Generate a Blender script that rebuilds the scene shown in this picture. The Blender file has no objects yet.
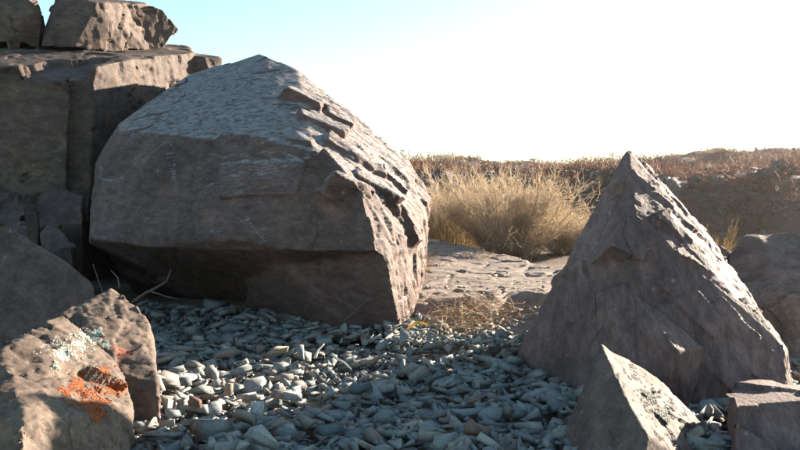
import bpy, bmesh, math, random
import numpy as np
from mathutils import Vector, Matrix, Euler

random.seed(11)
RNG = np.random.default_rng(11)
scene = bpy.context.scene
COL = scene.collection

# ------------------------------------------------------------------ camera
CAM_H = 0.60
FPX = 768.0                      # focal length in photograph pixels (800 wide)
PITCH = math.atan((225 - 190) / FPX)
cam_d = bpy.data.cameras.new('camera')
cam_d.sensor_width = 36.0
cam_d.lens = 36.0 * FPX / 800.0
cam_d.clip_start = 0.05
cam_d.clip_end = 8000.0
cam = bpy.data.objects.new('camera', cam_d)
COL.objects.link(cam)
cam.location = (0, 0, CAM_H)
cam.rotation_euler = (math.pi / 2 - PITCH, 0, 0)
scene.camera = cam

# ------------------------------------------------------------------ sky, sun, exposure
SUN_AZ, SUN_EL = math.radians(52), math.radians(15.5)
world = bpy.data.worlds.new('World')
scene.world = world
world.use_nodes = True
wn, wl = world.node_tree.nodes, world.node_tree.links
for n in list(wn):
    wn.remove(n)
sky = wn.new('ShaderNodeTexSky')
sky.sky_type = 'NISHITA'
sky.sun_disc = False
sky.sun_elevation = SUN_EL
sky.sun_rotation = SUN_AZ
sky.altitude = 1500
sky.air_density = 1.0
sky.dust_density = 1.1
sky.ozone_density = 1.0
bg = wn.new('ShaderNodeBackground')
bg.inputs['Strength'].default_value = 0.080
wo = wn.new('ShaderNodeOutputWorld')
tint = wn.new('ShaderNodeMix')               # the camera's own rendering of blue: slightly towards cyan
tint.data_type = 'RGBA'
tint.blend_type = 'MULTIPLY'
tint.inputs[0].default_value = 1.0
tint.inputs[7].default_value = (0.75, 0.85, 0.74, 1.0)
wl.new(sky.outputs[0], tint.inputs[6])
wl.new(tint.outputs[2], bg.inputs['Color'])
wl.new(bg.outputs[0], wo.inputs['Surface'])

SUN_DIR = Vector((math.sin(SUN_AZ) * math.cos(SUN_EL), math.cos(SUN_AZ) * math.cos(SUN_EL), math.sin(SUN_EL)))
sun_d = bpy.data.lights.new('sun', 'SUN')
sun_d.energy = 5.0
sun_d.angle = math.radians(0.53)
sun_d.color = (1.0, 0.88, 0.70)
sun = bpy.data.objects.new('sun', sun_d)
COL.objects.link(sun)
sun.rotation_euler = SUN_DIR.to_track_quat('Z', 'Y').to_euler()
sun.location = SUN_DIR * 60

scene.view_settings.view_transform = 'Standard'
scene.view_settings.look = 'None'
scene.view_settings.gamma = 1.0
scene.view_settings.exposure = 2.4
scene.view_settings.use_curve_mapping = False

# ------------------------------------------------------------------ pixel -> direction -> point at a known depth
def P(px, py, Y):
    u = (px - 400) / FPX
    v = (225 - py) / FPX
    dy = math.cos(PITCH) + v * math.sin(PITCH)
    dz = -math.sin(PITCH) + v * math.cos(PITCH)
    k = Y / dy
    return np.array((u * k, Y, CAM_H + dz * k))

def ground_px(px, py, z=0.0):
    u = (px - 400) / FPX
    v = (225 - py) / FPX
    dy = math.cos(PITCH) + v * math.sin(PITCH)
    dz = -math.sin(PITCH) + v * math.cos(PITCH)
    k = (z - CAM_H) / dz
    return np.array((u * k, dy * k, z))

# ------------------------------------------------------------------ numpy noise
def _hash(ix, iy, iz, seed):
    h = (ix.astype(np.int64) * 374761393 + iy.astype(np.int64) * 668265263 + iz.astype(np.int64) * 2147483647 + seed * 144665) & 0xFFFFFFFF
    h = ((h ^ (h >> 13)) * 1274126177) & 0xFFFFFFFF
    h = ((h ^ (h >> 16)) * 2246822519) & 0xFFFFFFFF
    return h ^ (h >> 15)

def _h01(h, k):
    return ((h * (k * 2654435 + 40503) >> 7) & 0xFFFF) / 65535.0

def vnoise(p, seed=0):
    i = np.floor(p).astype(np.int64)
    f = p - i
    w = f * f * f * (f * (f * 6 - 15) + 10)
    out = 0
    for dx in (0, 1):
        for dy in (0, 1):
            for dz in (0, 1):
                h = _hash(i[:, 0] + dx, i[:, 1] + dy, i[:, 2] + dz, seed)
                g = _h01(h, 1) * 2 - 1
                out = out + g * (w[:, 0] if dx else 1 - w[:, 0]) * (w[:, 1] if dy else 1 - w[:, 1]) * (w[:, 2] if dz else 1 - w[:, 2])
    return out

def fbm(p, octv=4, seed=0, gain=0.5):
    a, s, out = 1.0, 1.0, 0
    for o in range(octv):
        out = out + a * vnoise(p * s + 17.3 * o, seed + o)
        a *= gain
        s *= 2.03
    return out

def facets(q, seed=0):
    """chipped faces: every cell of a cellular pattern gets its own step and tilt; returns (step, tilt, gap to next cell)"""
    i0 = np.floor(q).astype(np.int64)
    n = len(q)
    best = np.full(n, 1e9)
    sec = np.full(n, 1e9)
    step = np.zeros(n)
    tilt = np.zeros(n)
    for dx in (-1, 0, 1):
        for dy in (-1, 0, 1):
            for dz in (-1, 0, 1):
                c = i0 + np.array((dx, dy, dz))
                h = _hash(c[:, 0], c[:, 1], c[:, 2], seed)
                pt = c + np.stack([_h01(h, 3), _h01(h, 5), _h01(h, 9)], 1)
                d = q - pt
                dd = (d * d).sum(1)
                m = dd < best
                sec = np.where(m, best, np.minimum(sec, dd))
                best = np.where(m, dd, best)
                step = np.where(m, _h01(h, 11) * 2 - 1, step)
                tv = np.stack([_h01(h, 13), _h01(h, 17), _h01(h, 21)], 1) * 2 - 1
                tilt = np.where(m, (d * tv).sum(1), tilt)
    return step, tilt, np.sqrt(sec) - np.sqrt(best)

# ------------------------------------------------------------------ mesh helpers
def mesh_from(name, V, F, mat=None, smooth=False):
    me = bpy.data.meshes.new(name)
    V = np.asarray(V, dtype=np.float32)
    if isinstance(F, np.ndarray):
        nv = F.shape[1]
        me.vertices.add(len(V))
        me.vertices.foreach_set('co', V.ravel())
        me.loops.add(F.size)
        me.loops.foreach_set('vertex_index', F.astype(np.int32).ravel())
        me.polygons.add(len(F))
        me.polygons.foreach_set('loop_start', np.arange(0, F.size, nv, dtype=np.int32))
        me.polygons.foreach_set('loop_total', np.full(len(F), nv, dtype=np.int32))
        me.update(calc_edges=True)
    else:
        me.from_pydata([tuple(v) for v in V], [], F)
    if smooth:
        me.polygons.foreach_set('use_smooth', np.ones(len(me.polygons), dtype=bool))
    if mat:
        me.materials.append(mat)
    me.update()
    return me

def link(name, me, parent=None, loc=(0, 0, 0)):
    o = bpy.data.objects.new(name, me)
    COL.objects.link(o)
    o.location = loc
    if parent:
        o.parent = parent
    return o

def tag(o, label=None, cat=None, group=None, kind=None):
    if label: o['label'] = label
    if cat: o['category'] = cat
    if group: o['group'] = group
    if kind or label: o['kind'] = kind or 'thing'
    return o

def hull_bm(bm, pts):
    vs = [bm.verts.new(tuple(p)) for p in pts]
    r = bmesh.ops.convex_hull(bm, input=vs, use_existing_faces=False)
    junk = set()
    for k in ('geom_interior', 'geom_unused'):
        junk |= {g for g in r[k] if isinstance(g, bmesh.types.BMVert)}
    bmesh.ops.delete(bm, geom=[v for v in junk if v.is_valid], context='VERTS')

def rot_mat(rx, ry, rz):
    return np.array(Euler((math.radians(rx), math.radians(ry), math.radians(rz))).to_matrix())

def rock(name, hulls, voxel, layers, mat, label, cat='rock', group=None, seed=0, sink=0.0, parent=None):
    """union of hulls -> even voxel skin -> fracture relief pushed along the normals -> one mesh, origin at its foot"""
    bm = bmesh.new()
    for h in hulls:
        hull_bm(bm, h)
    bmesh.ops.recalc_face_normals(bm, faces=bm.faces)
    me = bpy.data.meshes.new(name)
    bm.to_mesh(me)
    bm.free()
    tmp = bpy.data.objects.new('tmp', me)
    COL.objects.link(tmp)
    md = tmp.modifiers.new('r', 'REMESH')
    md.mode = 'VOXEL'
    md.voxel_size = voxel
    dg = bpy.context.evaluated_depsgraph_get()
    me2 = bpy.data.meshes.new_from_object(tmp.evaluated_get(dg))
    bpy.data.objects.remove(tmp)
    n = len(me2.vertices)
    co = np.empty(n * 3, dtype=np.float32); me2.vertices.foreach_get('co', co); co = co.reshape(-1, 3).astype(float)
    for li, L in enumerate(layers):
        no = np.empty(n * 3, dtype=np.float32)
        me2.vertices.foreach_get('normal', no)
        no = no.reshape(-1, 3).astype(float)
        kind = L[0]
        if kind == 'fbm':
            _, scale, amp, octv = L
            d = fbm(co * scale, octv, seed + li * 7) * amp
        elif kind == 'facet':
            _, scale, rot, step, tilt, crack = L[:6]
            R = rot_mat(*rot)
            sc = np.array(scale)
            q = (co @ R) * sc
            q = q + 0.22 * np.stack([vnoise(q * 1.7 + 5.1, seed + 91), vnoise(q * 1.7 + 9.7, seed + 92), vnoise(q * 1.7 + 2.3, seed + 93)], 1)
            s, t, g = facets(q, seed + li * 13)
            d = s * step + t * tilt - crack * np.clip(1 - g / 0.07, 0, 1)
            if len(L) > 6:
                d = d * L[6](co, no)
        elif kind == 'chips':
            _, num, depth, radius, jit, stretch, sel = L
            rr = np.random.default_rng(seed * 31 + li)
            w = sel(co, no) if sel else np.ones(n)
            w = np.clip(w, 0, None); w = w / w.sum()
            ids = rr.choice(n, num * 3, p=w)
            done = 0
            sv = np.array(stretch[0], float); sv /= np.linalg.norm(sv)
            wob = 0.22 * fbm(co * 11.0, 3, seed + 71)
            for v in ids:
                nn = no[v] + jit * rr.normal(size=3)
                nn /= np.linalg.norm(nn)
                R = rr.uniform(*radius)
                rel = co - co[v]
                t1 = sv + 0.35 * rr.normal(size=3)
                t1 = t1 - nn * (t1 @ nn)
                t1 /= np.linalg.norm(t1) + 1e-9
                t2 = np.cross(nn, t1)
                a_, b_ = rel @ t1 / stretch[1], rel @ t2
                k1, k2 = rr.uniform(-0.6, 0.6, 2)
                dist = np.maximum(np.maximum(np.abs(a_ + k1 * b_), np.abs(b_ + k2 * a_)), np.abs(rel @ nn) * 0.7)
                dep = rr.uniform(*depth)
                hgt = rel @ nn + dep
                m = (hgt > 0) & (dist * (1 + wob) < R)
                if not m.any() or hgt[m].max() > 1.9 * dep:
                    continue
                done += 1
                if done > num:
                    break
                co[m] -= nn[None, :] * hgt[m][:, None]
            me2.vertices.foreach_set('co', co.astype(np.float32).ravel())
            me2.update()
            continue
        elif kind == 'strata':
            _, direc, spacing, amp = L[:4]
            dv = np.array(direc, float); dv /= np.linalg.norm(dv)
            t = co @ dv / spacing + 0.8 * fbm(co * 2.2, 3, seed + 40)
            k = np.floor(t)
            h = _h01(_hash(k, k * 0 + 3, k * 0 + 1, seed), 3) * 2 - 1
            f = t - k
            d = (h + (0.5 - f) * 0.6) * amp * (0.5 + 0.5 * vnoise(co * 3.1, seed + 4))
            if len(L) > 4:
                d = d * L[4](co, no)
        co = co + no * d[:, None]
        me2.vertices.foreach_set('co', co.astype(np.float32).ravel())
        me2.update()
    # pull one light smoothing so that step walls are not torn
    base = np.array(((co[:, 0].min() + co[:, 0].max()) / 2, (co[:, 1].min() + co[:, 1].max()) / 2, co[:, 2].min()))
    me2.vertices.foreach_set('co', (co - base).astype(np.float32).ravel())
    me2.polygons.foreach_set('use_smooth', np.ones(len(me2.polygons), dtype=bool))
    me2.materials.clear()
    me2.materials.append(mat)
    me2.update()
    me2.name = name
    o = link(name, me2, parent, base)
    if label:
        tag(o, label, cat, group)
    return o

# ------------------------------------------------------------------ materials
def new_mat(name):
    m = bpy.data.materials.new(name)
    m.use_nodes = True
    nt = m.node_tree
    for n in list(nt.nodes):
        nt.nodes.remove(n)
    out = nt.nodes.new('ShaderNodeOutputMaterial')
    bs = nt.nodes.new('ShaderNodeBsdfPrincipled')
    bs.inputs['Specular IOR Level'].default_value = 0.25
    nt.links.new(bs.outputs[0], out.inputs[0])
    return m, nt, bs

class NB:
    def __init__(s, nt):
        s.nt = nt
    def node(s, t, **kw):
        n = s.nt.nodes.new(t)
        for k, v in kw.items():
            setattr(n, k, v)
        return n
    def put(s, sock, v):
        if hasattr(v, 'is_linked') or hasattr(v, 'links'):
            s.nt.links.new(v, sock)
        else:
            sock.default_value = v
    def noise(s, vec, scale, detail=5, rough=0.55, dist=0.0):
        n = s.node('ShaderNodeTexNoise')
        s.put(n.inputs['Vector'], vec)
        n.inputs['Scale'].default_value = scale
        n.inputs['Detail'].default_value = detail
        n.inputs['Roughness'].default_value = rough
        n.inputs['Distortion'].default_value = dist
        return n.outputs['Fac']
    def voro(s, vec, scale, feature='F1', out='Distance'):
        n = s.node('ShaderNodeTexVoronoi', feature=feature)
        s.put(n.inputs['Vector'], vec)
        n.inputs['Scale'].default_value = scale
        return n.outputs[out]
    def ramp(s, fac, lo, hi):
        n = s.node('ShaderNodeMapRange')
        s.put(n.inputs['Value'], fac)
        n.inputs['From Min'].default_value = lo
        n.inputs['From Max'].default_value = hi
        n.interpolation_type = 'SMOOTHSTEP'
        return n.outputs[0]
    def mix(s, fac, a, b, mode='MIX'):
        n = s.node('ShaderNodeMix', data_type='RGBA', blend_type=mode)
        s.put(n.inputs[0], fac)
        s.put(n.inputs[6], a if hasattr(a, 'links') else (*a, 1) if len(a) == 3 else a)
        s.put(n.inputs[7], b if hasattr(b, 'links') else (*b, 1) if len(b) == 3 else b)
        return n.outputs[2]
    def math(s, op, a, b=0.0):
        n = s.node('ShaderNodeMath', operation=op)
        s.put(n.inputs[0], a)
        s.put(n.inputs[1], b)
        return n.outputs[0]
    def mapping(s, vec, scale=(1, 1, 1), rot=(0, 0, 0), loc=(0, 0, 0)):
        n = s.node('ShaderNodeMapping')
        s.put(n.inputs['Vector'], vec)
        n.inputs['Scale'].default_value = scale
        n.inputs['Rotation'].default_value = [math.radians(a) for a in rot]
        n.inputs['Location'].default_value = loc
        return n.outputs[0]
    def bump(s, height, strength, dist, normal=None):
        n = s.node('ShaderNodeBump')
        s.put(n.inputs['Height'], height)
        n.inputs['Strength'].default_value = strength
        n.inputs['Distance'].default_value = dist
        if normal is not None:
            s.put(n.inputs['Normal'], normal)
        return n.outputs[0]

def rock_mat(name, c1, c2, stain, stain_amt=0.5, grain=(1, 1, 1), grain_rot=(0, 0, 0), spots=None, lichen=(), crust=None, bump=1.0, scale=1.0):
    m, nt, bs = new_mat(name)
    b = NB(nt)
    tc = b.node('ShaderNodeTexCoord').outputs['Object']
    gv = b.mapping(tc, grain, grain_rot)
    n1 = b.noise(tc, 2.3 * scale, 6, 0.6, 0.4)
    n2 = b.noise(gv, 14 * scale, 8, 0.65)
    n3 = b.noise(gv, 70 * scale, 5, 0.7)
    n4 = b.noise(tc, 5.0 * scale, 6, 0.65, 0.8)
    col = b.mix(b.ramp(n1, 0.35, 0.65), c1, c2)
    col = b.mix(b.math('MULTIPLY', b.ramp(n4, 0.52, 0.72), stain_amt), col, stain)
    dk = b.ramp(n2, 0.30, 0.72)
    col = b.mix(1.0, col, b.mix(dk, (0.62, 0.61, 0.62), (1.22, 1.21, 1.2)), 'MULTIPLY')
    col = b.mix(1.0, col, b.mix(b.ramp(n3, 0.25, 0.75), (0.72, 0.72, 0.72), (1.25, 1.25, 1.25)), 'MULTIPLY')
    # hairline cracks filled with dirt
    wv = b.node('ShaderNodeVectorMath', operation='ADD')
    b.put(wv.inputs[0], tc)
    wn_ = b.node('ShaderNodeTexNoise')
    b.put(wn_.inputs['Vector'], tc)
    wn_.inputs['Scale'].default_value = 3.5 * scale
    wn_.inputs['Detail'].default_value = 5
    wm = b.node('ShaderNodeVectorMath', operation='SCALE')
    b.put(wm.inputs[0], wn_.outputs['Color'])
    wm.inputs['Scale'].default_value = 0.35 / scale
    b.put(wv.inputs[1], wm.outputs[0])
    ce = b.voro(b.mapping(wv.outputs[0], (1, 1, 0.6), (0, 30, 20)), 1.9 * scale, 'DISTANCE_TO_EDGE')
    crk = b.math('MULTIPLY', b.ramp(ce, 0.012, 0.002), b.ramp(b.noise(tc, 3.1 * scale, 3), 0.52, 0.60))
    col = b.mix(b.math('MULTIPLY', crk, 0.35), col, (0.03, 0.026, 0.024))
    if crust:  # weathered crust on up-facing parts, its pale blue also putting skylight into the colour
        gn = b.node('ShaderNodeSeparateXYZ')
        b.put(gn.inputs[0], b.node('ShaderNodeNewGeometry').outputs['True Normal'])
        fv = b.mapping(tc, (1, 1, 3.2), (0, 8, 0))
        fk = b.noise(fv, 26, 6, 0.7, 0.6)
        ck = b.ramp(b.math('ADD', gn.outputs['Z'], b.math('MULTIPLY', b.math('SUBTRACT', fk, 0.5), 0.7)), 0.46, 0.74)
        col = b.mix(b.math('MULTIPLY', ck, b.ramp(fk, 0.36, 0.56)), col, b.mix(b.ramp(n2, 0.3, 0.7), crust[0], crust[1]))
    # pale crustose flecks
    fl = b.ramp(b.noise(tc, 38 * scale, 3, 0.5), 0.68, 0.74)
    col = b.mix(b.math('MULTIPLY', fl, 0.4), col, (0.30, 0.29, 0.26))
    if spots:
        sp = b.ramp(b.math('ADD', b.voro(tc, spots[0]), b.math('MULTIPLY', b.noise(tc, spots[0] * 2.5, 3), 0.5)), 0.74, 0.62)
        msk = b.ramp(b.noise(tc, spots[2], 2), 0.44, 0.52)
        col = b.mix(b.math('MULTIPLY', sp, msk), col, spots[1])
    lich_h = None
    for (pt, rad, lc, lc2, ns) in lichen:
        vm = b.node('ShaderNodeVectorMath', operation='DISTANCE')
        b.put(vm.inputs[0], tc)
        vm.inputs[1].default_value = pt
        d = b.math('DIVIDE', vm.outputs['Value'], rad)
        d = b.math('ADD', d, b.math('MULTIPLY', b.math('SUBTRACT', b.noise(tc, ns, 8, 0.8), 0.5), 4.2))
        d = b.math('ADD', d, b.math('MULTIPLY', b.math('SUBTRACT', b.noise(tc, 110, 3, 0.6), 0.5), 1.3))
        mk = b.math('MULTIPLY', b.ramp(d, 1.0, 0.72), 0.9)
        lcv = b.mix(b.ramp(b.noise(tc, ns * 5, 4), 0.35, 0.65), lc, lc2)
        col = b.mix(mk, col, lcv)
        lich_h = mk if lich_h is None else b.math('ADD', lich_h, mk)
    col = b.mix(1.0, col, (1.09, 0.96, 0.93), 'MULTIPLY')
    nt.links.new(col, bs.inputs['Base Color'])
    bs.inputs['Roughness'].default_value = 0.78
    bs.inputs['Specular IOR Level'].default_value = 0.22
    pit = b.voro(gv, 45 * scale)
    h = b.math('ADD', b.math('MULTIPLY', n2, 1.0), b.math('MULTIPLY', n3, 0.35))
    h = b.math('ADD', h, b.math('MULTIPLY', pit, 0.25))
    h = b.math('SUBTRACT', h, b.math('MULTIPLY', crk, 0.8))
    if lich_h is not None:
        h = b.math('ADD', h, b.math('MULTIPLY', lich_h, b.math('ADD', 0.15, b.math('MULTIPLY', b.noise(tc, 160, 3), 0.5))))
    nb = b.bump(h, 0.7 * bump, 0.007)
    nt.links.new(nb, bs.inputs['Normal'])
    return m

M = {}
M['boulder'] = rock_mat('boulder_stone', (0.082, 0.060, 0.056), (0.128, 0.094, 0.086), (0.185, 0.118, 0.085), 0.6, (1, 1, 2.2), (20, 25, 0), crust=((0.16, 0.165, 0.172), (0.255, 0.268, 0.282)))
M['ledge'] = rock_mat('ledge_stone', (0.068, 0.055, 0.050), (0.108, 0.085, 0.073), (0.17, 0.115, 0.07), 0.45, (1, 1, 2.0), (0, 12, 0))
M['pyramid'] = rock_mat('pyramid_stone', (0.112, 0.080, 0.076), (0.165, 0.120, 0.112), (0.20, 0.14, 0.11), 0.35, (2.4, 1, 0.8), (0, -42, 0))
M['round'] = rock_mat('rounded_stone', (0.145, 0.104, 0.088), (0.20, 0.145, 0.120), (0.18, 0.13, 0.10), 0.4)
M['dark_rock'] = rock_mat('dark_stone', (0.075, 0.065, 0.064), (0.13, 0.110, 0.105), (0.13, 0.10, 0.08), 0.4, scale=0.4)
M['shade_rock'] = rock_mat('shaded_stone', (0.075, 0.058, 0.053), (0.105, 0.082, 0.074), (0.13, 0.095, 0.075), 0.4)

def stone_mat(name):
    m, nt, bs = new_mat(name)
    b = NB(nt)
    oi = b.node('ShaderNodeObjectInfo').outputs['Random']
    ge = b.node('ShaderNodeNewGeometry').outputs['Random Per Island']
    r = b.math('FRACT', b.math('ADD', b.math('MULTIPLY', oi, 7.31), b.math('MULTIPLY', ge, 3.17)))
    cr = b.node('ShaderNodeValToRGB')
    b.put(cr.inputs[0], r)
    cr.color_ramp.interpolation = 'CONSTANT'
    cols = [(0.0, (0.205, 0.215, 0.215)), (0.16, (0.175, 0.182, 0.185)), (0.30, (0.25, 0.25, 0.24)), (0.42, (0.235, 0.20, 0.175)),
            (0.54, (0.22, 0.228, 0.222)), (0.66, (0.20, 0.178, 0.165)), (0.76, (0.265, 0.24, 0.21)), (0.85, (0.228, 0.24, 0.245)),
            (0.92, (0.215, 0.16, 0.135)), (0.965, (0.32, 0.30, 0.27))]
    while len(cr.color_ramp.elements) < len(cols):
        cr.color_ramp.elements.new(0.5)
    for e, (p, c) in zip(cr.color_ramp.elements, cols):
        e.position = p
        e.color = (*c, 1)
    tc = b.node('ShaderNodeTexCoord').outputs['Object']
    n1 = b.noise(tc, 25, 6, 0.65)
    n2 = b.noise(tc, 140, 4, 0.7)
    col = b.mix(1.0, cr.outputs[0], b.mix(b.ramp(n1, 0.3, 0.7), (0.72, 0.72, 0.74), (1.25, 1.22, 1.16)), 'MULTIPLY')
    col = b.mix(1.0, col, b.mix(b.ramp(n2, 0.25, 0.75), (0.8, 0.8, 0.8), (1.18, 1.18, 1.18)), 'MULTIPLY')
    nt.links.new(col, bs.inputs['Base Color'])
    bs.inputs['Roughness'].default_value = 0.8
    nt.links.new(b.bump(b.math('ADD', n1, b.math('MULTIPLY', n2, 0.4)), 0.3, 0.004), bs.inputs['Normal'])
    return m
M['stone'] = stone_mat('shard_stone')

def plain_stone(name, c1, c2, sc=60):
    m, nt, bs = new_mat(name)
    b = NB(nt)
    tc = b.node('ShaderNodeTexCoord').outputs['Object']
    n1 = b.noise(tc, sc, 6, 0.65)
    nt.links.new(b.mix(b.ramp(n1, 0.3, 0.7), c1, c2), bs.inputs['Base Color'])
    bs.inputs['Roughness'].default_value = 0.8
    nt.links.new(b.bump(n1, 0.6, 0.006), bs.inputs['Normal'])
    return m
M['pale_stone'] = plain_stone('pale_stone', (0.30, 0.28, 0.24), (0.42, 0.40, 0.35))
M['tan_stone'] = plain_stone('tan_stone', (0.20, 0.155, 0.115), (0.30, 0.24, 0.18))
M['red_stone'] = plain_stone('red_stone', (0.15, 0.085, 0.065), (0.22, 0.13, 0.10))
M['quartz'] = plain_stone('speckled_quartz', (0.16, 0.18, 0.20), (0.48, 0.48, 0.47), 110)
M['slate'] = plain_stone('slate_stone', (0.085, 0.10, 0.108), (0.13, 0.145, 0.15))

def straw_mat(name, stops, trans=0.35):
    m, nt, bs = new_mat(name)
    b = NB(nt)
    ge = b.node('ShaderNodeNewGeometry').outputs['Random Per Island']
    cr = b.node('ShaderNodeValToRGB')
    b.put(cr.inputs[0], ge)
    while len(cr.color_ramp.elements) < len(stops):
        cr.color_ramp.elements.new(0.5)
    for k, (e, c) in enumerate(zip(cr.color_ramp.elements, stops)):
        e.position = k / (len(stops) - 1)
        e.color = (*c, 1)
    nt.links.new(cr.outputs[0], bs.inputs['Base Color'])
    bs.inputs['Roughness'].default_value = 0.7
    tr = b.node('ShaderNodeBsdfTranslucent')
    nt.links.new(cr.outputs[0], tr.inputs['Color'])
    mx = b.node('ShaderNodeMixShader')
    mx.inputs[0].default_value = trans
    nt.links.new(bs.outputs[0], mx.inputs[1])
    nt.links.new(tr.outputs[0], mx.inputs[2])
    out = [n for n in nt.nodes if n.type == 'OUTPUT_MATERIAL'][0]
    nt.links.new(mx.outputs[0], out.inputs[0])
    return m
M['straw'] = straw_mat('dry_straw', [(0.33, 0.22, 0.10), (0.45, 0.32, 0.16), (0.52, 0.40, 0.22), (0.38, 0.25, 0.12)])
M['litter'] = straw_mat('straw_litter', [(0.25, 0.12, 0.06), (0.36, 0.20, 0.10), (0.48, 0.33, 0.17), (0.22, 0.11, 0.06)], 0.2)
M['twig'] = straw_mat('shrub_twig', [(0.56, 0.44, 0.32), (0.68, 0.57, 0.45), (0.78, 0.70, 0.58), (0.44, 0.31, 0.21)], 0.6)
M['stem'] = straw_mat('shrub_stem', [(0.24, 0.16, 0.10), (0.32, 0.21, 0.12)], 0.0)
M['scrub'] = straw_mat('hill_scrub', [(0.18, 0.068, 0.040), (0.27, 0.100, 0.055), (0.21, 0.100, 0.055), (0.30, 0.15, 0.085)], 0.35)
M['bark'] = straw_mat('grey_bark', [(0.125, 0.09, 0.068), (0.17, 0.125, 0.095)], 0.0)
M['bleached'] = straw_mat('bleached_wood', [(0.50, 0.44, 0.36), (0.58, 0.52, 0.44)], 0.0)
M['leaf'] = straw_mat('orange_leaf', [(0.60, 0.30, 0.05), (0.65, 0.38, 0.08)], 0.3)

# ------------------------------------------------------------------ terrain
RIDGE = [(-900, 150), (200, 158), (410, 160), (440, 156), (500, 160), (560, 163), (600, 165), (640, 160), (680, 152), (715, 149), (760, 151), (800, 150), (900, 152), (1600, 160)]
def smooth01(t):
    t = np.clip(t, 0, 1)
    return t * t * (3 - 2 * t)
def terrain_z(x, y):
    x = np.asarray(x, float); y = np.asarray(y, float)
    r = np.hypot(x, y)
    az = np.arctan2(x, np.maximum(y, 1e-6))
    px = 400 + FPX * np.tan(np.clip(az, -1.2, 1.2))
    ry = np.interp(px, [a for a, _ in RIDGE], [c for _, c in RIDGE])
    front = smooth01((y / np.maximum(r, 1e-6) - 0.05) / 0.35)
    p3 = np.stack([x, y, x * 0], 1)
    RC = 58.0
    crest = CAM_H + RC * (190 - ry - 6) / FPX
    # the ground falls into a gully beyond the shrubs; its far bank is steep, the slope above it gentle
    sh = smooth01((px - 430) / 230)
    bank_py = np.interp(px, [-900, 420, 520, 570, 620, 680, 740, 800, 1100, 1600], [180, 178, 177, 176, 174, 178, 184, 180, 182, 185])
    wob = 1.6 * fbm(np.stack([px / 60, r * 0, r * 0], 1), 3, 66)
    rb = 24.5 + wob
    bank = CAM_H + rb * (190 - bank_py) / FPX
    low = -1.35 * (0.45 + 0.55 * sh)
    z = low * smooth01((r - 8.0) / 10.0)
    z = z + (bank - low) * smooth01((r - rb + 5.0) / 5.0)
    z = z + np.maximum(crest - bank, 0) * smooth01((r - rb) / (RC - rb))
    z = z * front
    far = smooth01((r - RC) / 80)
    z = z * (1 - far)
    rough = smooth01((r - 13) / 8) * (1 - far)
    z = z + rough * (0.26 * fbm(p3 / 4.0, 4, 3) + 0.24 * fbm(p3 / 1.5, 4, 8))
    z = z + 0.02 * fbm(p3 / 0.8, 3, 5) * (1 - rough) * (r < 2000) - 0.03 - 0.10 * (1 - smooth01((r - 4.0) / 0.5))
    return z

def ground_material():
    m, nt, bs = new_mat('ground_soil')
    b = NB(nt)
    tc = b.node('ShaderNodeTexCoord').outputs['Object']
    n1 = b.noise(tc, 0.35, 6, 0.6, 0.5)
    n2 = b.noise(tc, 3.0, 7, 0.65)
    n3 = b.noise(tc, 40, 6, 0.7)
    nr = b.noise(tc, 0.16, 5, 0.6, 0.3)
    soil = b.mix(b.ramp(n2, 0.35, 0.65), (0.17, 0.125, 0.095), (0.24, 0.185, 0.145))
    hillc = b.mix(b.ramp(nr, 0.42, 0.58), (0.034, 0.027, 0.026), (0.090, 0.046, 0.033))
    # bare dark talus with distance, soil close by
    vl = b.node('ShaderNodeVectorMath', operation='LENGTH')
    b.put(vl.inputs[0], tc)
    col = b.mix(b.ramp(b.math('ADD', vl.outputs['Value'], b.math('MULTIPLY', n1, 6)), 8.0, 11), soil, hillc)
    col = b.mix(1.0, col, b.mix(b.ramp(n3, 0.25, 0.75), (0.7, 0.7, 0.7), (1.25, 1.25, 1.25)), 'MULTIPLY')
    nt.links.new(col, bs.inputs['Base Color'])
    bs.inputs['Roughness'].default_value = 0.95
    nt.links.new(b.bump(b.math('ADD', n2, b.math('MULTIPLY', n3, 0.3)), 0.8, 0.05), bs.inputs['Normal'])
    return m
M['ground'] = ground_material()

def build_ground():
    a1 = np.radians(np.concatenate([np.arange(-180, -45, 3.0), np.arange(-45, 45, 0.22), np.arange(45, 180, 3.0)]))
    rr = np.concatenate([[0.05], np.geomspace(0.4, 90, 260), np.geomspace(100, 4000, 18)])
    A, R = np.meshgrid(a1, rr)
    x = (R * np.sin(A)).ravel(); y = (R * np.cos(A)).ravel()
    z = terrain_z(x, y)
    na, nr = len(a1), len(rr)
    i = np.arange(nr - 1)[:, None] * na
    j = np.arange(na)[None, :]
    jn = (j + 1) % na
    F = np.stack([(i + j), (i + jn), (i + na + jn), (i + na + j)], -1).reshape(-1, 4)
    me = mesh_from('ground', np.stack([x, y, z], 1), F, M['ground'], True)
    g = link('ground', me)
    tag(g, kind='structure')
    return g
GROUND = build_ground()

# ------------------------------------------------------------------ rocks
def pts(*a):
    return [P(*t) for t in a]

def foot(px, Y, z=-0.12):
    """a point below the ground at picture column px and depth Y"""
    return np.array(((px - 400) / FPX * Y, Y, z))

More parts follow.
